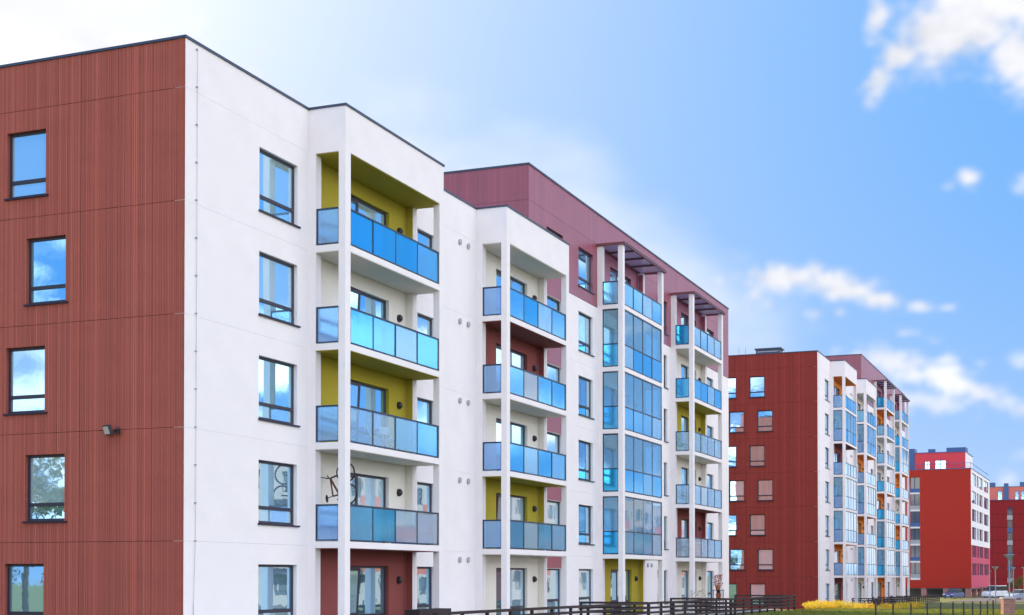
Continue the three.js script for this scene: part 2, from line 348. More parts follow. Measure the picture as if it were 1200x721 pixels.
  for (let i = 0; i < zr.length - 1; i++) for (const [v0, v1] of [[RL - 1.2, RED0 + 3.03], [RED0 + 3.04, RH - 0.08]])
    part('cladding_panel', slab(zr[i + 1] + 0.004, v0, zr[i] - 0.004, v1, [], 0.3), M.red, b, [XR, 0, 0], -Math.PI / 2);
  // far end wall and rear wall
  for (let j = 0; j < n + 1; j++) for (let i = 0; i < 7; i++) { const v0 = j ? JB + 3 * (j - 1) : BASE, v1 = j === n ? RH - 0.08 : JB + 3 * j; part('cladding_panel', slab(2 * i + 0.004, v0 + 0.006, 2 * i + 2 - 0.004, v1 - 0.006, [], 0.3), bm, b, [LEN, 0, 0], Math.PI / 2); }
  part('rear_wall', box(0.3, BASE, -DEP + 0.005, LEN - 0.31, RL - 0.1, -DEP + 0.3), M.white, b);
  part('rear_wall', box(XR + 0.31, RL - 0.1, -DEP + 0.005, LEN - 0.31, RH - 0.1, -DEP + 0.3), M.red, b);
  part('roof', box(0.31, RL - 0.55, -DEP + 0.31, XR - 0.01, RL - 0.4, -0.33), M.roof, b);
  part('roof', box(XR + 0.31, RH - 0.55, -DEP + 0.31, LEN - 0.31, RH - 0.4, -0.33), M.roof, b);
  // coping of dark folded metal
  const cp = (...a) => part('coping', bx(...a), M.coping, b);
  const c0 = RL - 0.07, c1 = RL, e = 0.035;
  cp(-e, c0, -DEP - e, 0.36, c1, e); cp(0.36, c0, -0.36, TX[0] - e, c1, e);
  for (const t of [0, 1]) { const a = TX[t], w = t ? Math.min(a + TW, 26.425) : a + TW; cp(a - e, c0 + 0.001, e - 0.3, a + 0.25, c1 + 0.002, TD + e); cp(a + 0.25, c0 + 0.001, TD - 0.28, w + e, c1 + 0.002, TD + e); cp(w - 0.25, c0 + 0.001, 0.002, w + e, c1 + 0.002, TD - 0.28); }
  cp(TX[0] + TW + e, c0, -0.36, TX[1] - e, c1, e);
  cp(XR - e, RH - 0.08, -DEP - e, XR + 0.36, RH, e); cp(XR + 0.36, RH - 0.08, -0.36, LEN + e, RH, e); cp(LEN - 0.36, RH - 0.08, -DEP - e, LEN + e, RH, -0.36);
  // stacks of balconies
  TX.forEach((tx, ti) => {
    const low = ti < 2, rows = low ? n : top, H = low ? 14.47 + dy : 17.5 + dy;
    for (const [x0, z0, z1] of [[0, 1.05, 1.28], [TW - 0.33, 1.05, 1.28], [0, 0.001, 0.26], [TW - 0.33, 0.001, 0.26]]) part('column', box(x0 - (x0 ? 0 : 0.004), BASE, z0, x0 + 0.33 + (x0 ? 0.004 : 0), H, z1), M.white, b, [tx, 0, 0]);
    for (let k = 1; k < rows; k++) {
      const y = 2.66 + 3 * (k - 1), bal = sub('balcony', b, [tx, y, 0]);
      part('slab', box(0, -0.2, 0.002, TW, 0, 1.274), M.white, bal);
      const glz = (o.glazed[ti] || []).includes(k + 1), mx = [0.335, 1.87, 3.44, 5.06, TW - 0.335], t = 0.028;
      const fr = [];
      const rail = (a, c, y0, y1) => { fr.push(bx(a, y0, 1.215, c, y1, 1.262)); };
      rail(mx[0], mx[4], 1.075, 1.13); rail(mx[0], mx[4], 0.03, 0.06);
      mx.forEach((x, i) => fr.push(bx(i === 4 ? x - 2 * t : i ? x - t : x, 0.06, 1.218, i === 4 ? x : i ? x + t : x + 2 * t, 1.075, 1.259)));
      const sides = [0.03, TW - 0.075];
      for (const sx of sides) { fr.push(bx(sx, 1.075, 0.26, sx + 0.045, 1.13, 1.05), bx(sx, 0.03, 0.26, sx + 0.045, 0.06, 1.05), bx(sx + 0.002, 0.06, 0.26, sx + 0.043, 1.075, 0.31), bx(sx + 0.002, 0.06, 1.015, sx + 0.043, 1.075, 1.05)); }
      if (glz) {
        rail(mx[0], mx[4], 2.73, 2.80);
        mx.forEach((x, i) => fr.push(bx(i === 4 ? x - 2 * t : i ? x - t : x, 1.13, 1.218, i === 4 ? x : i ? x + t : x + 2 * t, 2.73, 1.259)));
        for (const sx of sides) fr.push(bx(sx, 2.73, 0.26, sx + 0.045, 2.80, 1.05), bx(sx + 0.002, 1.13, 0.26, sx + 0.043, 2.73, 0.31), bx(sx + 0.002, 1.13, 1.01, sx + 0.043, 2.73, 1.05));
      }
      part('railing', memo('rail' + glz, () => join(fr)), M.rail, bal);
      const gm = () => ti === 3 && k < 4 && n === 5 ? PALE_GLASS[Math.floor(rnd() * 2)] : GLASS[Math.floor(rnd() ** 1.3 * 4)];
      const tilt = m => { m.rotation.set(rr(-1, 1) * 0.004, rr(-1, 1) * 0.006, 0); };
      for (let i = 0; i < 4; i++) { const a = mx[i] + (i ? t : 2 * t), c = mx[i + 1] - (i === 3 ? 2 * t : t); const seeThrough = n === 5 && ((ti === 0 && k === 2 && i < 2) || (ti === 0 && k === 1 && i > 1) || (ti === 1 && k === 3 && i === 1)); tilt(part('glass_panel', box(0, 0, -0.005, c - a, 1.015, 0.005), seeThrough ? PALE_GLASS[i % 2] : gm(), bal, [a, 0.06, 1.238])); if (glz) tilt(part('glass_panel', box(0, 0, -0.004, c - a, 1.6, 0.004), CLEAR, bal, [a, 1.13, 1.237])); }
      for (const sx of sides) { part('glass_panel', box(sx + 0.018, 0.06, 0.31, sx + 0.028, 1.075, 1.015), low && rnd() < 0.8 ? CLOUD_SHEEN_GLASS : gm(), bal); if (glz) part('glass_panel', box(sx + 0.018, 1.13, 0.31, sx + 0.027, 2.73, 1.01), CLEAR, bal); }
    }
    // painted ceiling and reveal of each loggia
    for (let k = 0; k < rows; k++) {
      const y = 2.46 + 3 * k, tn = M[o.tone[ti][Math.min(k, o.tone[ti].length - 1)]];
      if (!low && k === rows - 1) { part('lining', box(TW - 0.345, -0.0, 0.02, TW - 0.331, 2.75, 0.255), M.red, b, [tx, y - 2.79, 0]); continue; }
      part('lining', memo('lin', () => join([bx(0.012, -0.016, 0.015, TW - 0.012, 0, 1.255), bx(TW - 0.345, -2.78, 0.015, TW - 0.331, -0.02, 0.255)])), tn, b, [tx, y, 0]);
      // round wall lamp by the door
      part('wall_lamp', lampGeo(), M.dark, b, [tx + 6.16, HEAD + 3 * k - 0.47, 0.002]);
    }
    if (low) {
      const h0 = 14.47 + dy, f = (...a) => bx(...a), hh = RL - 0.07;
      part('parapet', join([f(-0.004, h0, 1.05, TW + 0.004, hh, 1.28), f(-0.004, h0, 0.002, 0.22, hh, 1.05), f(TW - 0.22, h0, 0.002, TW + 0.004, hh, 1.05), f(0.22, h0, 0.002, TW - 0.22, h0 + 0.2, 1.05)]), M.white, b, [tx, 0, 0]);
    } else {
      const c = sub('canopy', b, [tx, 17.5 + dy, 0]);
      const l = [bx(-0.12, 0, 0.02, -0.03, 0.12, 1.42), bx(TW + 0.03, 0, 0.02, TW + 0.12, 0.12, 1.42), bx(-0.03, 0.002, 0.02, TW + 0.03, 0.10, 0.08), bx(-0.03, 0.002, 1.34, TW + 0.03, 0.10, 1.42)];
      for (const x of [1.75, 3.5, 5.25]) l.push(bx(x - 0.04, 0.004, 0.08, x + 0.04, 0.098, 1.34));
      part('canopy_frame', join(l), M.canopyBar, c);
      for (let i = 0; i < 4; i++) part('canopy_glass', box(0, 0.104, 0.05, 1.72, 0.114, 1.46), CANOPY, c, [0.06 + 1.75 * i, 0, 0]);
    }
  });
  // vent caps, in pairs
  const vc = memo('vc', () => join([new THREE.CylinderGeometry(0.11, 0.11, 0.06, 12).rotateX(Math.PI / 2).translate(0, 0, 0.03)]));
  for (let k = 0; k < n; k++) { for (const x of [17.75, 18.53]) part('vent_cap', vc, M.grey, b, [x, 2.23 + 3 * k, 0.001]); }
  for (const x of [42.4, 43.1]) part('vent_cap', vc, M.grey, b, [x, 2.2, 0.001]);
  // lightning conductor and its clips
  part('lightning_conductor', join([bar([0.52, RL - 0.2, 0.03], [0.5, 2.6, 0.03], 0.006, 5), bar([0.5, 2.6, 0.03], [0.42, 0.9, 0.03], 0.006, 5), bar([0.42, 0.9, 0.03], [0.42, BASE, 0.03], 0.009, 5)]), M.wire, b);
  const clip = box(-0.03, -0.015, 0, 0.03, 0.015, 0.045);
  for (let y = RL - 0.22; y > 2.3; y -= 1.01) part('clip', clip, M.wire, b, [0.5, y, 0]);
  if (o.roofBox) {
    const pl = sub('roof_plant', b, [2.2, RL - 0.3, -5.8]);
    part('duct_box', box(0, 0, 0, 1.4, 1.0, 2.1), M.coping, pl); part('lid', box(-0.08, 1.0, -0.1, 1.48, 1.1, 2.25), M.coping, pl);
    for (let i = 0; i < 4; i++) part('louvre', box(-0.03, 0.15 + i * 0.2, 0.1, 0, 0.22 + i * 0.2, 2.0), M.grey, pl);
    part('pole', bar([0.8, -0.2, -1.1], [0.8, 1.4, -1.1], 0.03), M.grey, b, [2.2, RL - 0.3, -5.8]); part('pole', bar([0.8, -0.2, -1.7], [0.8, 1.4, -1.7], 0.03), M.grey, b, [2.2, RL - 0.3, -5.8]);
  }
  return b;
}
seed = 101;
makeBlock({
  rows: 5, pos: [0, 0, 0], label: 'white block with fluted reddish brown end wall, blue glass balconies and olive loggias',
  tone: [['maroon', 'cream', 'olive', 'cream', 'olive'], ['cream', 'olive', 'cream', 'maroon', 'cream'], ['olive', 'cream', 'maroon', 'cream', 'olive'], ['cream', 'maroon', 'cream', 'olive', 'cream']],
  glazed: [[], [], [2, 3, 4, 5], []],
});
makeBlock({
  rows: 7, pos: [92.25, -0.97, 0.24], dark: true, roofBox: true, label: 'taller white block with dark red end wall and orange loggias beyond the wooden fence',
  tone: [['maroon', 'orange', 'cream', 'orange', 'maroon', 'cream', 'orange'], ['cream', 'cream', 'orange', 'cream', 'orange', 'maroon', 'cream'], ['orange', 'cream', 'maroon', 'orange', 'cream', 'cream', 'orange'], ['cream', 'maroon', 'orange', 'cream', 'orange', 'maroon', 'cream']],
  glazed: [[3, 4, 6], [2, 4, 6], [2, 3], [2, 6]],
});

// ---------------------------------------------------------------- ground
const groundY = (x, z) => {
  let y = -0.45 - 0.10 * smooth(5, 61, x) - 0.80 * smooth(60, 92, x) - 0.55 * smooth(95, 215, x);
  return y + 0.03 * perlin.noise(x * 0.13, 0, z * 0.13) * smooth(4.6, 7, z);
};
{
  const grassMap = tex(512, 512, (x, y) => {
    const a = wrapNoise(x, y, 6, 1.7), c = wrapNoise(x, y, 40, 5.2), e2 = wrapNoise(x, y, 110, 9.3);
    const v = 0.75 + c * 0.5 + e2 * 0.5, dryness = Math.max(0, Math.min(1, 0.35 + a * 1.4));
    return [v * (0.62 + 0.38 * dryness), v * 0.9, v * (0.5 + 0.1 * dryness)];
  }, [1 / 9, 1 / 9]);
  const xs = [-2500, -800, -300, -150, -100]; for (let x = -80; x <= 240; x += 4) xs.push(x); xs.push(270, 320, 420, 700, 1500, 4000);
  const zs = [-3000, -800, -300, -100, -50, -25]; for (let z = -16; z <= 48; z += 2) zs.push(z); zs.push(60, 90, 160, 400, 1200, 3000);
  const P = [], T = [], I = [];
  zs.forEach((z, j) => xs.forEach((x, i) => { P.push(x, groundY(x, z), z); T.push(x, z); if (i && j) { const a = j * xs.length + i, c = a - 1, d = a - xs.length, e = d - 1; I.push(e, c, a, e, a, d); } }));
  const g = new THREE.BufferGeometry(); g.setAttribute('position', new THREE.Float32BufferAttribute(P, 3)); g.setAttribute('uv', new THREE.Float32BufferAttribute(T, 2)); g.setIndex(I); g.computeVertexNormals();
  structure('ground', g, std(lin(0.17, 0.165, 0.05), { map: grassMap, roughness: 1 }));
  // paved terrace along the near block, and the asphalt of the parking area and the road
  const sheet = (name, x0, x1, z0, z1, lift, mat, st = 2) => {
    const nx = Math.max(1, Math.ceil((x1 - x0) / st)), nz = Math.max(1, Math.ceil((z1 - z0) / 2)), q = new THREE.PlaneGeometry(x1 - x0, z1 - z0, nx, nz).rotateX(-Math.PI / 2).translate((x0 + x1) / 2, 0, (z0 + z1) / 2), p = q.attributes.position, uv = q.attributes.uv;
    for (let i = 0; i < p.count; i++) { p.setY(i, groundY(p.getX(i), Math.min(4, p.getZ(i))) + lift); uv.setXY(i, p.getX(i), p.getZ(i)); }
    q.computeVertexNormals(); return structure(name, q, mat);
  };
  const stone = tex(256, 256, (x, y) => { const v = 0.8 + wrapNoise(x, y, 12, 2.2) * 0.3 + wrapNoise(x, y, 70, 7.7) * 0.3; return [v, v, v * 0.98]; }, [1 / 3, 1 / 3]);
  sheet('terrace', -2, 61.5, 0, 3.3, 0.05, std(lin(0.36, 0.34, 0.33), { map: stone }));
  sheet('terrace', 91, 154, 0.24, 3.6, 0.04, std(lin(0.36, 0.34, 0.33), { map: stone }));
  sheet('parking_area', 160, 235, 4.5, 60, 0.05, std(lin(0.10, 0.10, 0.11), { map: stone }), 4);
  sheet('road', -120, 260, 27, 34, 0.055, std(lin(0.09, 0.09, 0.10), { map: stone }), 6);
}

// ---------------------------------------------------------------- far red blocks
const gridMap = (rep, base, line) => tex(64, 64, (x, y, i, j) => { const e = i < 5 || j < 5, v = (e ? line : base) * (0.94 + 0.12 * perlin.noise(x * 3, y * 3, 1)); return [v, v, v]; }, rep);
const DULL = new THREE.MeshPhysicalMaterial({ color: lin(0.05, 0.065, 0.11), roughness: 0.06, ior: 1.7 });
const FM = {
  tile: new THREE.MeshPhysicalMaterial({ color: lin(0.52, 0.042, 0.028), map: gridMap([1 / 0.42, 1 / 0.42], 1, 0.62), roughness: 0.8, specularIntensity: 0.4 }),
  tileDark: new THREE.MeshPhysicalMaterial({ color: lin(0.30, 0.022, 0.026), map: gridMap([1 / 1.2, 1 / 3], 1, 0.75), roughness: 0.8, specularIntensity: 0.4 }),
  crimson: std(lin(0.72, 0.05, 0.075), { roughness: 0.6 }),
  salmon: std(lin(0.72, 0.17, 0.14), { roughness: 0.6 }),
  pink: std(lin(0.58, 0.045, 0.11), { roughness: 0.6 }),
  blue: std(lin(0.05, 0.12, 0.30), { roughness: 0.5 }),
  stilt: std(lin(0.42, 0.20, 0.18), { roughness: 0.8 }),
};
{
  const c = thing('red_building', 'red tiled building on pillars with crimson penthouse and ribbon windows', 'building', [221, -2.1, 2.9], -1.3 * R);
  const T = 21.75;                                    // top of the tiled front
  part('tiled_wall', slab(-8.3, 1.75, -0.004, T, [], 0.4), FM.tile, c, [0, 0, 0], -Math.PI / 2);
  part('tiled_wall', slab(-9.9, T - 1.2, -8.304, T, [], 0.4), FM.tile, c, [0, 0, 0], -Math.PI / 2);
  part('tiled_wall', slab(-9.9, 1.75, -8.304, 3.1, [], 0.4), FM.tile, c, [0, 0, 0], -Math.PI / 2);
  part('side_wall_far', slab(-14, 1.75, -9.904, T, [], 0.4), FM.tile, c, [0, 0, 0], -Math.PI / 2);
  // recessed balconies at the left of the front
  for (let k = 0; k < 6; k++) {
    const y = 3.15 + 2.9 * k, r = sub('loggia', c, [0, y, -8.3]);
    part('sill_band', box(-0.05, 0, -1.6, 0.3, 0.28, 0), M.white, r); part('parapet_band', box(0.0, 0.28, -1.6, 0.3, 0.95, 0), k % 2 ? FM.blue : M.grey, r);
    part('pane', box(0.5, 0.95, -1.6, 0.52, 2.9, 0), DULL, r); part('post', box(0.42, 0.95, -0.95, 0.5, 2.9, -0.85), M.frame, r);
  }
  // long side: ribbons of windows between pale and crimson bands
  const holes = [], heads = [];
  for (let k = 0; k < 6; k++) { const y = 3.9 + 3.05 * k; heads.push(y); for (const [a, b2] of [[1.7, 8.8], [10.2, 13.2], [14.4, 20.5], [22.8, 31.6]]) holes.push([a, y, b2, y + 2.05]); }
  for (let k = 0; k < 7; k++) part('side_band', slab(0.004, k ? 3.9 + 3.05 * k - 1.01 : 1.75, 34, k === 6 ? T : 3.9 + 3.05 * (k + 1) - 1.012, holes, 0.4), k < 2 ? FM.pink : M.white, c);
  for (const [a, y, b2, y1] of holes) {
    const w = sub('window', c, [a, y, 0]); part('frame', frameGeo(b2 - a, y1 - y, [[(b2 - a) / 2 - 0.1, 0.075, (b2 - a) / 2 + 0.1, y1 - y - 0.075]]), M.frame, w);
    for (const q of [0, 1]) part('pane', box(0, 0, -0.012, (b2 - a) / 2 - 0.175, y1 - y - 0.15, 0), PANES[q * 2], w, [0.075 + q * ((b2 - a) / 2 + 0.025), 0.075, -0.155]);
  }
  part('rear_wall', box(33.6, 1.75, -14, 34, T, -0.41), M.white, c);
  part('roof', box(0.41, T - 0.5, -14, 33.6, T - 0.3, -0.41), M.roof, c);
  part('coping', join([bx(-0.05, T, -14, 0.4, T + 0.12, 0.05), bx(0.4, T, -0.4, 34, T + 0.12, 0.05)]), FM.blue, c);
  part('terrace_rail', join([bx(0, T + 0.95, -9.5, 0.06, T + 1.02, 0), bx(0, T + 0.95, -0.06, 32, T + 1.02, 0.0), ...Array.from({ length: 8 }, (_, i) => bx(0.01, T + 0.12, -0.1 - i * 1.3, 0.05, T + 0.95, -0.05 - i * 1.3))]), FM.blue, c);
  // penthouse
  const ph = [[-7.6, T + 0.1, -6.75, T + 1.5], [-5.9, T + 0.1, -4.1, T + 1.6]];
  part('penthouse_wall', slab(-9.2, T - 0.3, -0.95, T + 2.9, ph, 0.3), FM.crimson, c, [0.9, 0, 0], -Math.PI / 2);
  for (const [a, y, b2, y1] of ph) { const w = sub('window', c, [0.9, y, a], -Math.PI / 2); part('frame', frameGeo(b2 - a, y1 - y, [[(b2 - a) / 2 - 0.05, 0.075, (b2 - a) / 2 + 0.05, y1 - y - 0.075]]), M.frame, w); part('pane', box(0.075, 0.075, -0.17, b2 - a - 0.075, y1 - y - 0.075, -0.16), PANES[0], w); }
  part('penthouse_side', box(0.9, T - 0.3, -1.25, 12.5, T + 2.9, -0.95), M.white, c, [0.004, 0, 0.003]);
  part('penthouse_roof', box(0.8, T + 2.9, -9.3, 12.6, T + 3.0, -0.85), FM.blue, c);
  part('roof_plant', box(1.6, T + 3.0, -4.1, 5, T + 3.75, -0.95), FM.blue, c);
  part('chimney', box(1.6, T + 3.0, -7.1, 3, T + 3.6, -6.0), FM.blue, c);
  part('stair_tower', box(1.0, T - 0.3, -10.6, 4, T + 3.7, -9.25), FM.blue, c);
  // open ground floor on pillars
  for (const z of [-8.2, -4.6, -1.0]) part('pillar', box(0.1, -0.4, z, 0.9, 1.75, z + 0.9), FM.stilt, c);
  for (const x of [9.5, 20, 30]) part('pillar', box(x, -0.4, -0.9, x + 0.9, 1.75, -0.1), FM.stilt, c);
  part('soffit', box(0.3, 1.55, -13.8, 33.5, 1.75, -0.1), M.roof, c);
  part('garage_wall', box(7, -0.4, -13.5, 7.3, 1.55, -1.2), M.grey, c);
}
{
  const d = thing('red_building', 'darker red building with salmon penthouse behind the street lamps', 'building', [319.7, -2.2, 0]);
  const T = 21.4, hs = [];
  for (const [z0, z1] of [[3.3, 4.5], [10, 11.2]]) for (let k = 0; k < 6; k++) hs.push([z0, 3.4 + 2.9 * k, z1, 5.2 + 2.9 * k]);
  part('wall', slab(-14, -0.6, 16, T, hs, 0.4), FM.tileDark, d, [0, 0, 0], -Math.PI / 2);
  for (const [a, y, b2, y1] of hs) { const w = sub('window', d, [0, y, a], -Math.PI / 2); part('frame', frameGeo(b2 - a, y1 - y, []), M.frame, w); part('pane', box(0.075, 0.075, -0.17, b2 - a - 0.075, y1 - y - 0.075, -0.16), DULL, w); part('spandrel', box(0, -1.05, -0.02, b2 - a, -0.02, 0.04), rnd() < 0.5 ? FM.blue : M.grey, w); }
  part('side_wall', box(0.01, -0.6, 15.6, 20, T, 15.99), FM.tileDark, d); part('roof', box(0.41, T - 0.4, -14, 20, T - 0.2, 15.5), M.roof, d);
  part('coping', box(-0.05, T, -14, 0.45, T + 0.12, 16.05), FM.blue, d);
  const ph = [[1.2, T + 0.1, 2.2, T + 2.2], [5, T + 0.1, 5.8, T + 2.1], [6.3, T + 0.1, 8, T + 2.1]];
  part('penthouse_wall', slab(-12, T - 0.2, 14, T + 3.1, ph, 0.3), FM.salmon, d, [1.2, 0, 0], -Math.PI / 2);
  for (const [a, y, b2, y1] of ph) { const w = sub('window', d, [1.2, y, a], -Math.PI / 2); part('frame', frameGeo(b2 - a, y1 - y, []), M.frame, w); part('pane', box(0.075, 0.075, -0.17, b2 - a - 0.075, y1 - y - 0.075, -0.16), PANES[0], w); }
  part('penthouse_roof', box(1.1, T + 3.1, -12.1, 12, T + 3.2, 14.1), M.roof, d);
  part('stair_tower', box(0.7, T - 0.2, 2.6, 1.19, T + 3.9, 3.6), FM.blue, d);
  for (const z of [-1.4, 6.0]) part('chimney', box(2, T + 3.2, z, 3.6, T + 4.2, z + (z < 0 ? 2.0 : 1)), FM.blue, d);
}
// the block across the street, outside the frame, that the facade's glass mirrors
{
  const pale = plaster(lin(0.30, 0.29, 0.35));
  const dull = new THREE.MeshPhysicalMaterial({ color: lin(0.06, 0.09, 0.14), roughness: 0.12 });
  for (const [fx, fl] of [[118, 'pale grey four storey block across the street from the near block'], [204, 'pale grey four storey block across the street from the taller block']]) {
  const f = thing('facing_building', fl, 'building', [fx, -1.0, 41], Math.PI);
  const hs = [];
  for (let k = 0; k < 4; k++) for (let i = 0; i < 14; i++) hs.push([2.2 + i * 5.6, 1.0 + 3 * k, 4.2 + i * 5.6, 2.7 + 3 * k]);
  for (let k = 0; k < 4; k++) part('wall_panel', slab(0, k ? 3 * k + 0.1 : -0.5, 80, k === 3 ? 13.2 : 3 * k + 3.09, hs, 0.4), pale, f);
  for (const [a, y, b2, y1] of hs) { const w = sub('window', f, [a, y, 0]); part('frame', frameGeo(b2 - a, y1 - y, [[0.075, 0.41, b2 - a - 0.075, 0.5]]), M.frame, w); part('pane', box(0.075, 0.075, -0.17, b2 - a - 0.075, y1 - y - 0.075, -0.16), dull, w); }
  for (let k = 1; k < 4; k++) for (let i = 0; i < 7; i++) { const bl = sub('balcony', f, [5 + i * 11.2, 3 * k, 0]); part('slab', box(0, -0.2, 0.002, 5, 0, 1.3), pale, bl); part('parapet', box(0, 0, 1.2, 5, 1.05, 1.26), M.brown, bl); }
  part('end_wall', box(-0.4, -0.5, -12, -0.002, 13.2, 0), M.brown, f); part('end_wall', box(80.002, -0.5, -12, 80.4, 13.2, 0), M.brown, f);
  part('rear_wall', box(0, -0.5, -12, 80, 13.2, -11.7), pale, f); part('roof', box(0, 12.6, -11.7, 80, 12.8, -0.41), M.roof, f);
  part('coping', box(-0.45, 13.2, -12.05, 80.45, 13.27, 0.05), M.coping, f);
}
}

// ---------------------------------------------------------------- fences
const woodMap = tex(256, 64, (x, y) => { const v = 0.8 + wrapNoise(x, (y * 6) % 1, 9, 3.1) * 0.5; return [v, v * 0.97, v * 0.95]; }, [0.6, 3]);
const WOOD = std(lin(0.032, 0.02, 0.025), { map: woodMap, roughness: 0.8 });
const WOOD2 = std(lin(0.042, 0.026, 0.03), { map: woodMap, roughness: 0.8 });
function fence(label, a, b, h, rails, gap, group) {            // a, b: [x, z]; posts and boards follow the ground
  const dx = b[0] - a[0], dz = b[1] - a[1], L = Math.hypot(dx, dz), ang = Math.atan2(-dz, dx), nS = Math.max(1, Math.round(L / 2)), st = L / nS;
  const f = thing('wooden_fence', label, 'fence', [a[0], 0, a[1]], ang, group);
  const gy = s => groundY(a[0] + dx * s / L, Math.min(4, a[1] + dz * s / L));
  for (let i = 0; i <= nS; i++) part('post', box(-0.05, -0.3, -0.05, 0.05, h, 0.05), WOOD, f, [i * st, gy(i * st), 0]);
  for (let i = 0; i < nS; i++) for (let k = 0; k < rails; k++) {
    const y0 = gy(i * st), y1 = gy((i + 1) * st);
    const m = part('rail', box(0, -0.05, 0.052, 1, 0.05, 0.082), (i * 3 + k) % 3 ? WOOD : WOOD2, f, [i * st, y0 + h - 0.04 - gap * k, 0]);
    m.scale.x = Math.hypot(st, y1 - y0) - 0.006; m.rotation.z = Math.atan2(y1 - y0, st);
  }
}
fence('long dark wooden rail fence in front of the near block', [8, 3.55], [61.3, 4.2], 0.95, 4, 0.21);
fence('dark rail fence dividing terraces below the second stack of balconies', [30.2, 0.5], [30.2, 3.7], 0.95, 4, 0.21, 'dividing fences between terraces');
fence('dark rail fence dividing terraces under the glazed balconies', [45.2, 0.5], [45.2, 3.85], 0.95, 4, 0.21, 'dividing fences between terraces');
fence('dark rail fence closing the terraces at the far end of the near block', [61.4, 0.3], [61.4, 4.15], 0.95, 4, 0.21, 'dividing fences between terraces');
fence('dark rail fence along the terraces of the taller block', [93, 4.0], [156, 4.0], 0.92, 4, 0.21);
for (const x of [106.5, 120, 134]) fence('short dark rail fence between terraces of the taller block', [x, 0.9], [x, 3.9], 0.92, 4, 0.21, 'dividing fences of the taller block');
{ // curved fence of slim dark posts
  const f = thing('post_fence', 'curved fence of slim dark posts beside the brick pillar', 'fence', [38, 0, 14]);
  const pts = [[34.6, 13.0], [36.3, 13.55], [38.05, 14.14], [39.78, 14.7], [41.48, 15.16], [43.16, 15.59], [44.82, 15.96], [46.46, 16.27], [48.08, 16.55], [49.69, 16.79], [51.0, 17.0]];
  const MET = std(lin(0.03, 0.024, 0.03), { roughness: 0.5 });
  pts.forEach(([x, z], i) => {
    const y = groundY(x, z); part('post', box(-0.035, -0.3, -0.035, 0.035, 0.85, 0.035), MET, f, [x - 38, y, z - 14]);
    if (i) { const [px, pz] = pts[i - 1], py = groundY(px, pz); for (const h of [0.3, 0.62]) part('wire', bar([px - 38, py + h, pz - 14], [x - 38, y + h, z - 14], 0.008, 5), MET, f); }
  });
}
{ // brick pillar
  const g = thing('brick_pillar', 'short reddish brick pillar at the end of the slim post fence', 'pillar', [51.3, groundY(51.3, 17.7), 17.75], 0.3);
  const B = [std(lin(0.36, 0.17, 0.13)), std(lin(0.30, 0.15, 0.13)), std(lin(0.42, 0.21, 0.16))];
  part('mortar_core', box(-0.29, -0.2, -0.29, 0.29, 0.92, 0.29), M.grey, g);
  for (let r = 0; r < 11; r++) for (let s = 0; s < 4; s++) for (let k = 0; k < 2; k++) {
    const o = (r % 2 ? 0.02 : -0.02); const m = part('brick', box(-0.14, 0, 0, 0.14, 0.072, 0.022), B[Math.floor(rnd() * 3)], g);
    m.rotation.y = s * Math.PI / 2; const t = k ? 0.15 : -0.15, u = t + o; m.position.set(s === 0 ? u : s === 2 ? -u : s === 1 ? 0.288 : -0.288, r * 0.084, s === 1 ? -u : s === 3 ? u : s === 0 ? 0.288 : -0.288);
  }
  part('cap_stone', box(-0.36, 0.925, -0.36, 0.36, 1.0, 0.36), M.grey, g);
}

// ---------------------------------------------------------------- planting
function leafGeo(n, place, size) {          // n leaves; place() -> [x, y, z]
  const P = new Float32Array(n * 9), C = new THREE.Vector3(), A = new THREE.Vector3(), B = new THREE.Vector3();
  for (let i = 0; i < n; i++) {
    const [x, y, z, up] = place(i), s = size * rr(0.6, 1.3);
    A.set(rr(-1, 1), rr(-1, 1) + (up || 0), rr(-1, 1)).normalize().multiplyScalar(s * (up ? 2.2 : 1)); B.set(rr(-1, 1), rr(-1, 1), rr(-1, 1)).cross(A).normalize().multiplyScalar(s * (up ? 0.28 : 0.5)); C.set(x, y, z);
    const w = [C.clone().sub(B), C.clone().add(B), C.clone().add(A)]; w.forEach((v, k) => P.set([v.x, v.y, v.z], i * 9 + k * 3));
  }
  const g = new THREE.BufferGeometry(); g.setAttribute('position', new THREE.BufferAttribute(P, 3)); g.computeVertexNormals(); return g;
}
const leaf = c => new THREE.MeshPhysicalMaterial({ color: c, roughness: 0.9, transmission: 0.35, thickness: 0, side: THREE.DoubleSide });
const YEL = [leaf(lin(0.74, 0.56, 0.03)), leaf(lin(0.64, 0.52, 0.04)), leaf(lin(0.78, 0.52, 0.03))];
seed = 55;
const shrubGeos = [0, 1, 2].map(() => leafGeo(420, () => { const a = rr(0, 6.28), r = Math.sqrt(rnd()) * 0.55, h = rnd(); return [Math.cos(a) * r * (0.5 + h * 0.5), h * 0.55 * (1 - r * 0.5), Math.sin(a) * r * (0.5 + h * 0.5), 0.9]; }, 0.075));
for (let i = 0; i < 34; i++) {
  const t = i / 33, x = 61.8 + 41 * t + rr(-0.3, 0.3), z = 4.9 + 2.1 * t + rr(-0.35, 0.35);
  const s = thing('yellow_shrub', 'low tufted yellow shrub in the row along the lawn edge', 'shrub', [x, groundY(x, z) - 0.02, z], rr(0, 6), 'yellow shrubs along the lawn edge');
  const k = rr(0.75, 1.45) * (t > 0.7 ? 1.15 : 1); s.scale.set(k, k * rr(0.8, 1.15), k);
  part('foliage', shrubGeos[i % 3], YEL[Math.floor(rnd() * 3)], s);
}
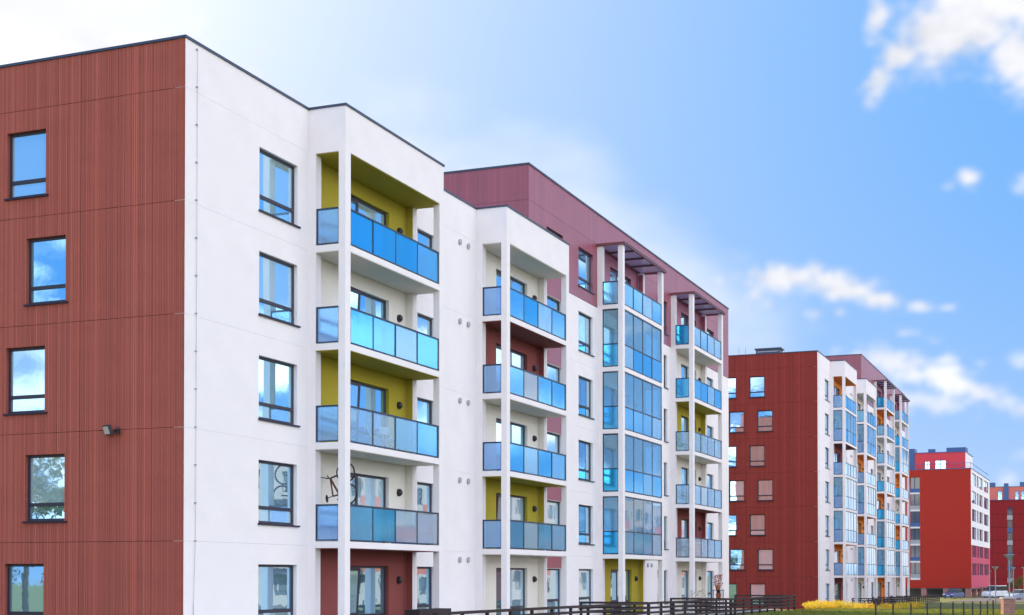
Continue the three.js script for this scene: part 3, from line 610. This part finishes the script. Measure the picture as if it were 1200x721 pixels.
function tree(x, z, h, cr, mat, label, group) {
  const t = thing('leafy_tree', label, 'tree', [x, groundY(x, z), z], rr(0, 6), group);
  const bark = std(lin(0.10, 0.075, 0.055)); const lim = [];
  const trunk = new THREE.CylinderGeometry(0.09 * h / 7, 0.17 * h / 7, h * 0.55, 8); trunk.translate(0, h * 0.275 - 0.1, 0);
  part('trunk', trunk, bark, t);
  const cl = [];
  for (let i = 0; i < 16; i++) { const a = i * 2.4, q = rr(0.3, 0.95), y = h * rr(0.42, 0.92), r = cr * q * Math.sqrt(Math.max(0.1, 1 - ((y / h - 0.62) / 0.4) ** 2)); cl.push([Math.cos(a) * r, y, Math.sin(a) * r, cr * rr(0.28, 0.45)]); if (i < 8) lim.push(bar([0, h * rr(0.3, 0.5), 0], [Math.cos(a) * r * 0.9, y, Math.sin(a) * r * 0.9], 0.035 * h / 7, 5)); }
  part('limbs', join(lim), bark, t);
  part('crown', leafGeo(5200, i => { const [cx, cy, cz, r] = cl[i % cl.length], u = rr(-1, 1), a = rr(0, 6.28), q = Math.cbrt(rnd()) * r, w = Math.sqrt(1 - u * u); return [cx + q * w * Math.cos(a), cy + q * u * 0.8, cz + q * w * Math.sin(a)]; }, 0.17 * h / 7), mat, t);
}
tree(-25, -27, 8.2, 2.7, leaf(lin(0.14, 0.16, 0.035)), 'green tree standing off the fluted end wall, left of the near block', 'trees by the end wall');
tree(-33, -23, 7.2, 2.4, leaf(lin(0.30, 0.20, 0.035)), 'yellowing tree standing off the fluted end wall', 'trees by the end wall');
tree(-19, -37, 9.5, 3.2, leaf(lin(0.12, 0.15, 0.035)), 'tall green tree behind the fluted end wall', 'trees by the end wall');
tree(-13, -20, 3.6, 1.6, leaf(lin(0.16, 0.15, 0.03)), 'low round tree close to the fluted end wall', 'trees by the end wall');
tree(-20, -19, 4.2, 1.9, leaf(lin(0.26, 0.16, 0.03)), 'low rusty tree close to the fluted end wall', 'trees by the end wall');
tree(-29, -33, 4.6, 2.2, leaf(lin(0.13, 0.14, 0.03)), 'broad green tree behind the low trees by the end wall', 'trees by the end wall');
tree(240, 9.3, 3.6, 1.5, leaf(lin(0.22, 0.15, 0.02)), 'small yellow green tree beside the silver car', 'trees by the parking area');
{ // mown lawn: blades
  const g = leafGeo(9, i => [rr(-0.08, 0.08), 0, rr(-0.08, 0.08), 1.6], 0.05);
  const im = new THREE.InstancedMesh(g, leaf(lin(0.27, 0.26, 0.028)), 26000), m4 = new THREE.Matrix4(), q = new THREE.Quaternion(), Y = new THREE.Vector3(0, 1, 0), col = new THREE.Color();
  for (let i = 0; i < 26000; i++) {
    const x = rr(40, 104), z = rr(4.7, 19), s = rr(0.5, 1.1); m4.compose(new THREE.Vector3(x, groundY(x, z), z), q.setFromAxisAngle(Y, rr(0, 6.28)), new THREE.Vector3(s * 1.3, s, s * 1.3)); im.setMatrixAt(i, m4);
    const k = rr(0.6, 1.1), d = Math.max(0, perlin.noise(x * 0.25, 3, z * 0.25)); im.setColorAt(i, col.setRGB(k * (0.75 + d * 0.6), k, k * 0.8));
  }
  im.name = 'lawn_grass'; im.castShadow = im.receiveShadow = true; im.userData = { kind: 'stuff', label: 'short green lawn grass in front of the rail fence', category: 'grass' }; scene.add(im);
}

// ---------------------------------------------------------------- street lamps and vehicles
function streetLamp(label, x, z, top, head, group) {
  const y = groundY(x, z), h = top - y, l = thing('street_lamp', label, 'street lamp', [x, y, z], 0, group);
  const pm = std(lin(0.32, 0.34, 0.40), { metalness: 0.5, roughness: 0.45 });
  part('pole', new THREE.LatheGeometry([[0, 0], [0.09, 0], [0.09, 0.5], [0.055, 0.55], [0.045, h - 0.6 * head], [0, h - 0.6 * head]].map(p => new THREE.Vector2(...p)), 12), pm, l);
  const hd = new THREE.LatheGeometry([[0.05, 0], [0.12, 0.03], [0.33, 0.5], [0.30, 0.5], [0.1, 0.06]].map(p => new THREE.Vector2(p[0] * head / 0.6, p[1] * head)), 20);
  part('lamp_shade', hd, new THREE.MeshPhysicalMaterial({ color: lin(0.55, 0.78, 1.0), roughness: 0.2, metalness: 0.5, transmission: 0.3, side: THREE.DoubleSide }), l, [0, h - 0.6 * head, 0]);
  part('lid', new THREE.CylinderGeometry(0.37 * head / 0.6, 0.37 * head / 0.6, 0.05, 20), pm, l, [0, h - 0.08 * head, 0]);
}
streetLamp('street lamp with wide cone shade above the brick pillar', 75.5, 16.55, 3.18, 0.62);
streetLamp('street lamp with cone shade beside the white van', 147, 11.25, 2.78, 0.6);
streetLamp('distant slim street lamp in front of the darker red building', 148, 13.2, 2.7, 0.42, 'slim lamps of the parking area');
streetLamp('distant slim street lamp in front of the darker red building', 148.6, 14.35, 2.7, 0.42, 'slim lamps of the parking area');
streetLamp('distant slim street lamp in front of the darker red building', 178, 8.6, 2.35, 0.35, 'slim lamps of the parking area');
function car(name, label, paint, x, z, turn, van) {
  const c = thing(name, label, van ? 'van' : 'car', [x, groundY(x, Math.min(4, z)) + 0.06, z], turn);
  const L = van ? 4.8 : 4.2, hw = 0.86, belt = van ? 1.05 : 0.88, roof = van ? 1.92 : 1.45;
  const ext = (pts, w, bev) => { const s = new THREE.Shape(pts.map(p => new THREE.Vector2(...p))); const g = new THREE.ExtrudeGeometry(s, { depth: 2 * w - 2 * bev, bevelEnabled: true, bevelSize: bev, bevelThickness: bev, bevelSegments: 2, curveSegments: 4 }); g.translate(0, 0, -w + bev); return g; };
  const pm = new THREE.MeshPhysicalMaterial({ color: paint, roughness: 0.35, metalness: 0.2, clearcoat: 1, clearcoatRoughness: 0.08 });
  const q = L / 2;
  part('body', ext(van ? [[-q, 0.35], [-q, 0.95], [-q + 0.05, belt], [q - 0.9, belt], [q - 0.15, 0.95], [q, 0.6], [q, 0.3], [-q, 0.3]] : [[-q, 0.35], [-q, 0.75], [-q + 0.1, belt], [q - 1.2, belt], [q - 0.2, 0.72], [q, 0.5], [q, 0.28], [-q, 0.28]], hw, 0.06), pm, c);
  part('window_band', ext(van ? [[-q + 0.08, belt], [-q + 0.12, roof - 0.08], [q - 1.7, roof - 0.08], [q - 0.95, belt]] : [[-q + 0.25, belt], [-q + 0.85, roof - 0.06], [q - 2.0, roof - 0.06], [q - 1.15, belt]], hw - 0.08, 0.06), std(lin(0.02, 0.025, 0.035), { roughness: 0.08 }), c);
  part('roof', ext(van ? [[-q + 0.1, roof - 0.08], [-q + 0.2, roof], [q - 1.85, roof], [q - 1.68, roof - 0.08]] : [[-q + 0.84, roof - 0.06], [-q + 1.0, roof], [q - 2.15, roof], [q - 1.98, roof - 0.06]], hw - 0.1, 0.05), pm, c);
  for (const sx of [-q + 0.8, q - 0.85]) for (const sz of [-1, 1]) { const w = sub('wheel', c, [sx, 0.31, sz * (hw - 0.08)]); part('tyre', memo('ty', () => new THREE.TorusGeometry(0.24, 0.08, 8, 18)), M.rubber, w); part('rim', memo('ri', () => new THREE.CylinderGeometry(0.2, 0.2, 0.12, 14).rotateX(Math.PI / 2)), M.chrome, w); }
  for (const sz of [-1, 1]) { part('headlight', box(-0.06, -0.08, -0.17, 0.02, 0.08, 0.17), M.whitePaint, c, [q - 0.02, 0.62, sz * 0.6]); part('tail_light', box(-0.02, -0.1, -0.13, 0.04, 0.1, 0.13), FM.crimson, c, [-q, 0.68, sz * 0.63]); part('door_mirror', box(-0.08, -0.06, -0.1, 0.06, 0.08, 0.1), pm, c, [q - 1.45, belt + 0.06, sz * (hw + 0.08)]); }
  part('number_plate', box(0, -0.055, -0.26, 0.02, 0.055, 0.26), M.whitePaint, c, [q + 0.055, 0.45, 0]);
}
car('parked_car', 'dark blue hatchback parked before the red tiled building', lin(0.03, 0.06, 0.22), 202.8, 1.6, Math.PI - 0.3);
car('parked_van', 'white minivan parked beside the red tiled building', lin(0.72, 0.74, 0.78), 216, 6.9, Math.PI - 0.5, true);
car('parked_car', 'silver blue saloon parked near the small tree', lin(0.42, 0.52, 0.66), 192, 11.7, Math.PI - 0.6);

// ---------------------------------------------------------------- things on the walls and balconies
{ // floodlight with motion sensor
  const f = thing('floodlight', 'black floodlight on the fluted reddish brown end wall', 'floodlight', [0, 5.5, -2.12], 0);
  const gl = new THREE.MeshPhysicalMaterial({ color: lin(0.62, 0.68, 0.74), roughness: 0.1, metalness: 0.3 });
  part('bracket', join([bx(-0.1, -0.05, -0.02, -0.004, 0.03, 0.04), bx(-0.16, -0.02, 0.0, -0.08, 0.02, 0.03)]), M.dark, f);
  const h = sub('lamp_head', f, [-0.2, 0.02, -0.16], -0.45); h.rotation.z = 0.35;
  part('housing', new RoundedBoxGeometry(0.09, 0.27, 0.34, 2, 0.015), M.dark, h); part('lens', box(-0.006, -0.105, -0.14, 0, 0.105, 0.14), gl, h, [-0.0455, 0, 0]);
  for (let i = 0; i < 5; i++) part('cooling_fin', box(0.045, -0.1, -0.12 + i * 0.055, 0.075, 0.1, -0.105 + i * 0.055), M.dark, h);
  part('sensor', join([new THREE.SphereGeometry(0.06, 12, 8).translate(-0.14, 0.03, 0.12), bx(-0.17, -0.1, 0.08, -0.1, 0.0, 0.16)]), M.dark, f);
}
{ // bicycle hung upright: wheels one above the other on the outer side
  const b = thing('bicycle', 'bicycle with reddish frame hung upright above the second floor balcony rail', 'bicycle', [7.15, 4.13, 1.0], 0);
  b.rotation.set(-0.12, 0, 0);
  const red = std(lin(0.10, 0.025, 0.025), { roughness: 0.35 });
  // bike plane is local y (wheel line) and -z (towards the wall, the bike's own up)
  const wheel = (y) => { const w = sub('wheel', b, [0, y, 0]); part('tyre', new THREE.TorusGeometry(0.302, 0.026, 8, 36).rotateY(Math.PI / 2), M.rubber, w); part('rim', new THREE.TorusGeometry(0.28, 0.01, 6, 36).rotateY(Math.PI / 2), M.chrome, w); const sp = []; for (let i = 0; i < 16; i++) { const a = i * Math.PI / 8; sp.push(bar([0.015, 0, 0], [0, Math.cos(a) * 0.28, Math.sin(a) * 0.28], 0.0025, 4)); } sp.push(bar([-0.05, 0, 0], [0.05, 0, 0], 0.018)); part('spokes', join(sp), M.chrome, w); };
  wheel(0); wheel(0.66);
  const A = [0, 0.02, -0.30], S = [0, 0.0, -0.52], H = [0, 0.56, -0.55], F = [0, 0.66, 0];
  part('frame', join([bar([0, 0, 0], A, 0.022), bar(A, S, 0.028), bar(A, H, 0.034), bar(S, H, 0.028), bar([0, 0, 0], S, 0.018), bar(H, [0, 0.60, -0.36], 0.026)]), red, b);
  part('fork', join([bar([0.05, 0.66, 0], [0.05, 0.60, -0.36], 0.013), bar([-0.05, 0.66, 0], [-0.05, 0.60, -0.36], 0.013), bar([-0.06, 0.6, -0.36], [0.06, 0.6, -0.36], 0.02)]), M.dark, b);
  part('handlebar', join([bar(H, [0, 0.57, -0.70], 0.016), bar([-0.28, 0.60, -0.74], [0.28, 0.60, -0.74], 0.015), bar([0.28, 0.60, -0.74], [0.28, 0.70, -0.80], 0.018)]), M.dark, b);
  part('saddle', join([bar(S, [0, -0.03, -0.70], 0.014), new THREE.SphereGeometry(0.11, 12, 8).scale(0.55, 1.15, 0.35).translate(0, -0.05, -0.74)]), M.rubber, b);
  part('crank', join([new THREE.TorusGeometry(0.085, 0.012, 6, 20).rotateY(Math.PI / 2).translate(0.05, 0.02, -0.3), bar([0.06, 0.02, -0.3], [0.06, -0.12, -0.38], 0.012), bar([-0.06, 0.02, -0.3], [-0.06, 0.16, -0.22], 0.012), bx(0.06, -0.15, -0.42, 0.15, -0.09, -0.36), bx(-0.15, 0.13, -0.25, -0.06, 0.19, -0.19)]), M.dark, b);
  part('hanger', join([bar([0, 0.95, 0.0], [0, 1.33, 0.04], 0.008), bar([0, 0.95, 0], [0, 0.97, 0.05], 0.008)]), M.dark, b);
}
function chair(x, z, turn) {
  const c = thing('folding_chair', 'white folding chair behind the balcony glass of the lower olive loggia', 'chair', [x, 5.662, z], turn, 'white chairs on a balcony');
  const w = M.whitePaint;
  part('seat', box(-0.21, 0.43, -0.2, 0.21, 0.455, 0.2), w, c); part('backrest', box(-0.21, 0.62, -0.235, 0.21, 0.86, -0.21), w, c);
  for (const s of [-0.19, 0.19]) { part('leg', bar([s, 0, 0.22], [s, 0.88, -0.24], 0.016), w, c); part('leg', bar([s, 0, -0.22], [s, 0.44, 0.16], 0.016), w, c); }
}
function dryingRack(x, y, z, turn, label) {
  const d = thing('drying_rack', label, 'drying rack', [x, y, z], turn, 'drying racks on the far stack');
  const w = M.whitePaint;
  part('frame', join([bar([-0.5, 0.9, -0.25], [0.5, 0.9, -0.25], 0.01), bar([-0.5, 0.9, 0.25], [0.5, 0.9, 0.25], 0.01), bar([-0.5, 0.9, -0.25], [-0.5, 0.9, 0.25], 0.01), bar([0.5, 0.9, -0.25], [0.5, 0.9, 0.25], 0.01)]), w, d);
  for (const s of [-0.45, 0.45]) { part('leg', bar([s, 0, -0.25], [s, 0.9, 0.2], 0.011), w, d); part('leg', bar([s, 0, 0.25], [s, 0.9, -0.2], 0.011), w, d); }
  const cols = [lin(0.75, 0.76, 0.8), lin(0.3, 0.38, 0.55), lin(0.72, 0.6, 0.55)];
  for (let i = 0; i < 3; i++) { const c = new THREE.PlaneGeometry(0.26, 0.55, 6, 8), p = c.attributes.position; for (let k = 0; k < p.count; k++) p.setZ(k, 0.02 * Math.sin(p.getX(k) * 40 + i) * (0.5 - p.getY(k))); c.computeVertexNormals(); part('laundry', c, std(cols[i], { side: THREE.DoubleSide }), d, [-0.3 + i * 0.3, 0.63, 0.26]); }
}
dryingRack(50.4, 2.665, 0.65, 0.1, 'white drying rack with laundry on the lowest balcony of the far stack');
dryingRack(51.6, 8.665, 0.6, -0.1, 'white drying rack with laundry on the balcony of the far olive loggia');
dryingRack(50.0, 5.665, 0.62, 0.05, 'white drying rack with laundry between the other two racks of the far stack');
function storageBox(x, y, z, w, h, d, mat, label) { const b = thing('storage_box', label, 'box', [x, y, z], rr(-0.1, 0.1)); part('tub', new RoundedBoxGeometry(w, h, d, 2, 0.03).translate(0, h / 2, 0), mat, b); part('lid', new RoundedBoxGeometry(w + 0.04, 0.05, d + 0.04, 2, 0.015).translate(0, h + 0.024, 0), M.grey, b); }
storageBox(6.95, 2.665, 0.78, 0.4, 0.42, 0.36, M.whitePaint, 'white storage box under the hung bicycle');
storageBox(11.6, 2.665, 0.7, 0.8, 0.6, 0.55, FM.blue, 'dark blue storage chest on the balcony with the bicycle');
storageBox(38.2, 5.665, 0.7, 0.7, 0.55, 0.5, FM.blue, 'blue storage chest beside the orange cabinet');
storageBox(34.55, 14.665, 0.42, 0.35, 0.5, 0.3, FM.blue, 'blue tub beside the terracotta pot');
chair(9.45, 0.62, 0.4); chair(10.55, 0.66, -0.3);
{
  const wd = std(lin(0.62, 0.24, 0.05), { map: woodMap, roughness: 0.6 });
  const c = thing('storage_cabinet', 'orange wooden cabinet inside the glazed maroon loggia', 'cabinet', [34.2, 5.665, 0.32]);
  part('carcass', box(0, 0.05, 0, 0.5, 0.95, 0.66), wd, c); part('top', box(-0.02, 0.95, -0.02, 0.52, 0.98, 0.68), wd, c); part('plinth', box(0.02, 0, 0.02, 0.48, 0.05, 0.64), M.dark, c);
  for (const z of [0.02, 0.335]) part('door', box(-0.018, 0.08, z, -0.002, 0.93, z + 0.3), wd, c);
}
function potted(label, x, y, z, mat, h, group) {
  const p = thing('potted_plant', label, 'plant', [x, y, z], rr(0, 6), group);
  part('pot', new THREE.LatheGeometry([[0, 0], [0.12, 0], [0.17, 0.26], [0.18, 0.28], [0.15, 0.28], [0.14, 0.22], [0, 0.22]].map(q => new THREE.Vector2(...q)), 16), std(lin(0.45, 0.17, 0.08)), p);
  part('foliage', leafGeo(260, () => { const a = rr(0, 6.28), r = Math.sqrt(rnd()) * h * 0.45, v = rnd(); return [Math.cos(a) * r, 0.25 + v * h, Math.sin(a) * r]; }, 0.07), mat, p);
}
{
  const s = thing('plant_stand', 'dark shelf stand beside the ground floor door of the far stack', 'plant stand', [48.6, -0.5, 2.0]);
  for (const [x, z] of [[0, 0], [0.9, 0], [0, 0.36], [0.9, 0.36]]) part('leg', box(x, 0, z, x + 0.04, 1.35, z + 0.04), M.dark, s);
  for (const y of [0.35, 0.8, 1.3]) part('shelf', box(-0.02, y, -0.02, 0.96, y + 0.03, 0.42), M.dark, s);
}
seed = 77;
potted('potted plant with rust red leaves on top of the shelf stand', 49.0, 0.835, 2.2, leaf(lin(0.40, 0.12, 0.06)), 0.6);
potted('small rust red plant on the middle shelf of the stand', 49.15, 0.335, 2.2, leaf(lin(0.36, 0.13, 0.08)), 0.22);
potted('pale green bushy plant by the ground floor window of the far stack', 45.9, -0.5, 1.9, leaf(lin(0.35, 0.34, 0.18)), 1.1);
potted('small terracotta pot plant on the open top balcony over the glazed ones', 34.55, 14.665, 0.7, leaf(lin(0.2, 0.2, 0.05)), 0.25);
{
  const p = thing('planter_box', 'dark wooden planter box beside the maroon ground floor loggia', 'planter', [10, -0.42, 1.55]);
  for (let k = 0; k < 5; k++) part('board', box(0, 0.005 + k * 0.19, 0.5, 2.4, 0.185 + k * 0.19, 0.53), k % 2 ? WOOD : WOOD2, p);
  for (let k = 0; k < 5; k++) part('board', box(-0.03, 0.005 + k * 0.19, 0, -0.002, 0.185 + k * 0.19, 0.53), k % 2 ? WOOD2 : WOOD, p);
  part('back', box(0, 0, 0, 2.4, 0.95, 0.03), WOOD, p); part('end', box(2.402, 0, 0, 2.43, 0.95, 0.53), WOOD, p); part('soil', box(0.002, 0, 0.032, 2.398, 0.86, 0.498), M.rubber, p);
}
renderer.render(scene, camera);
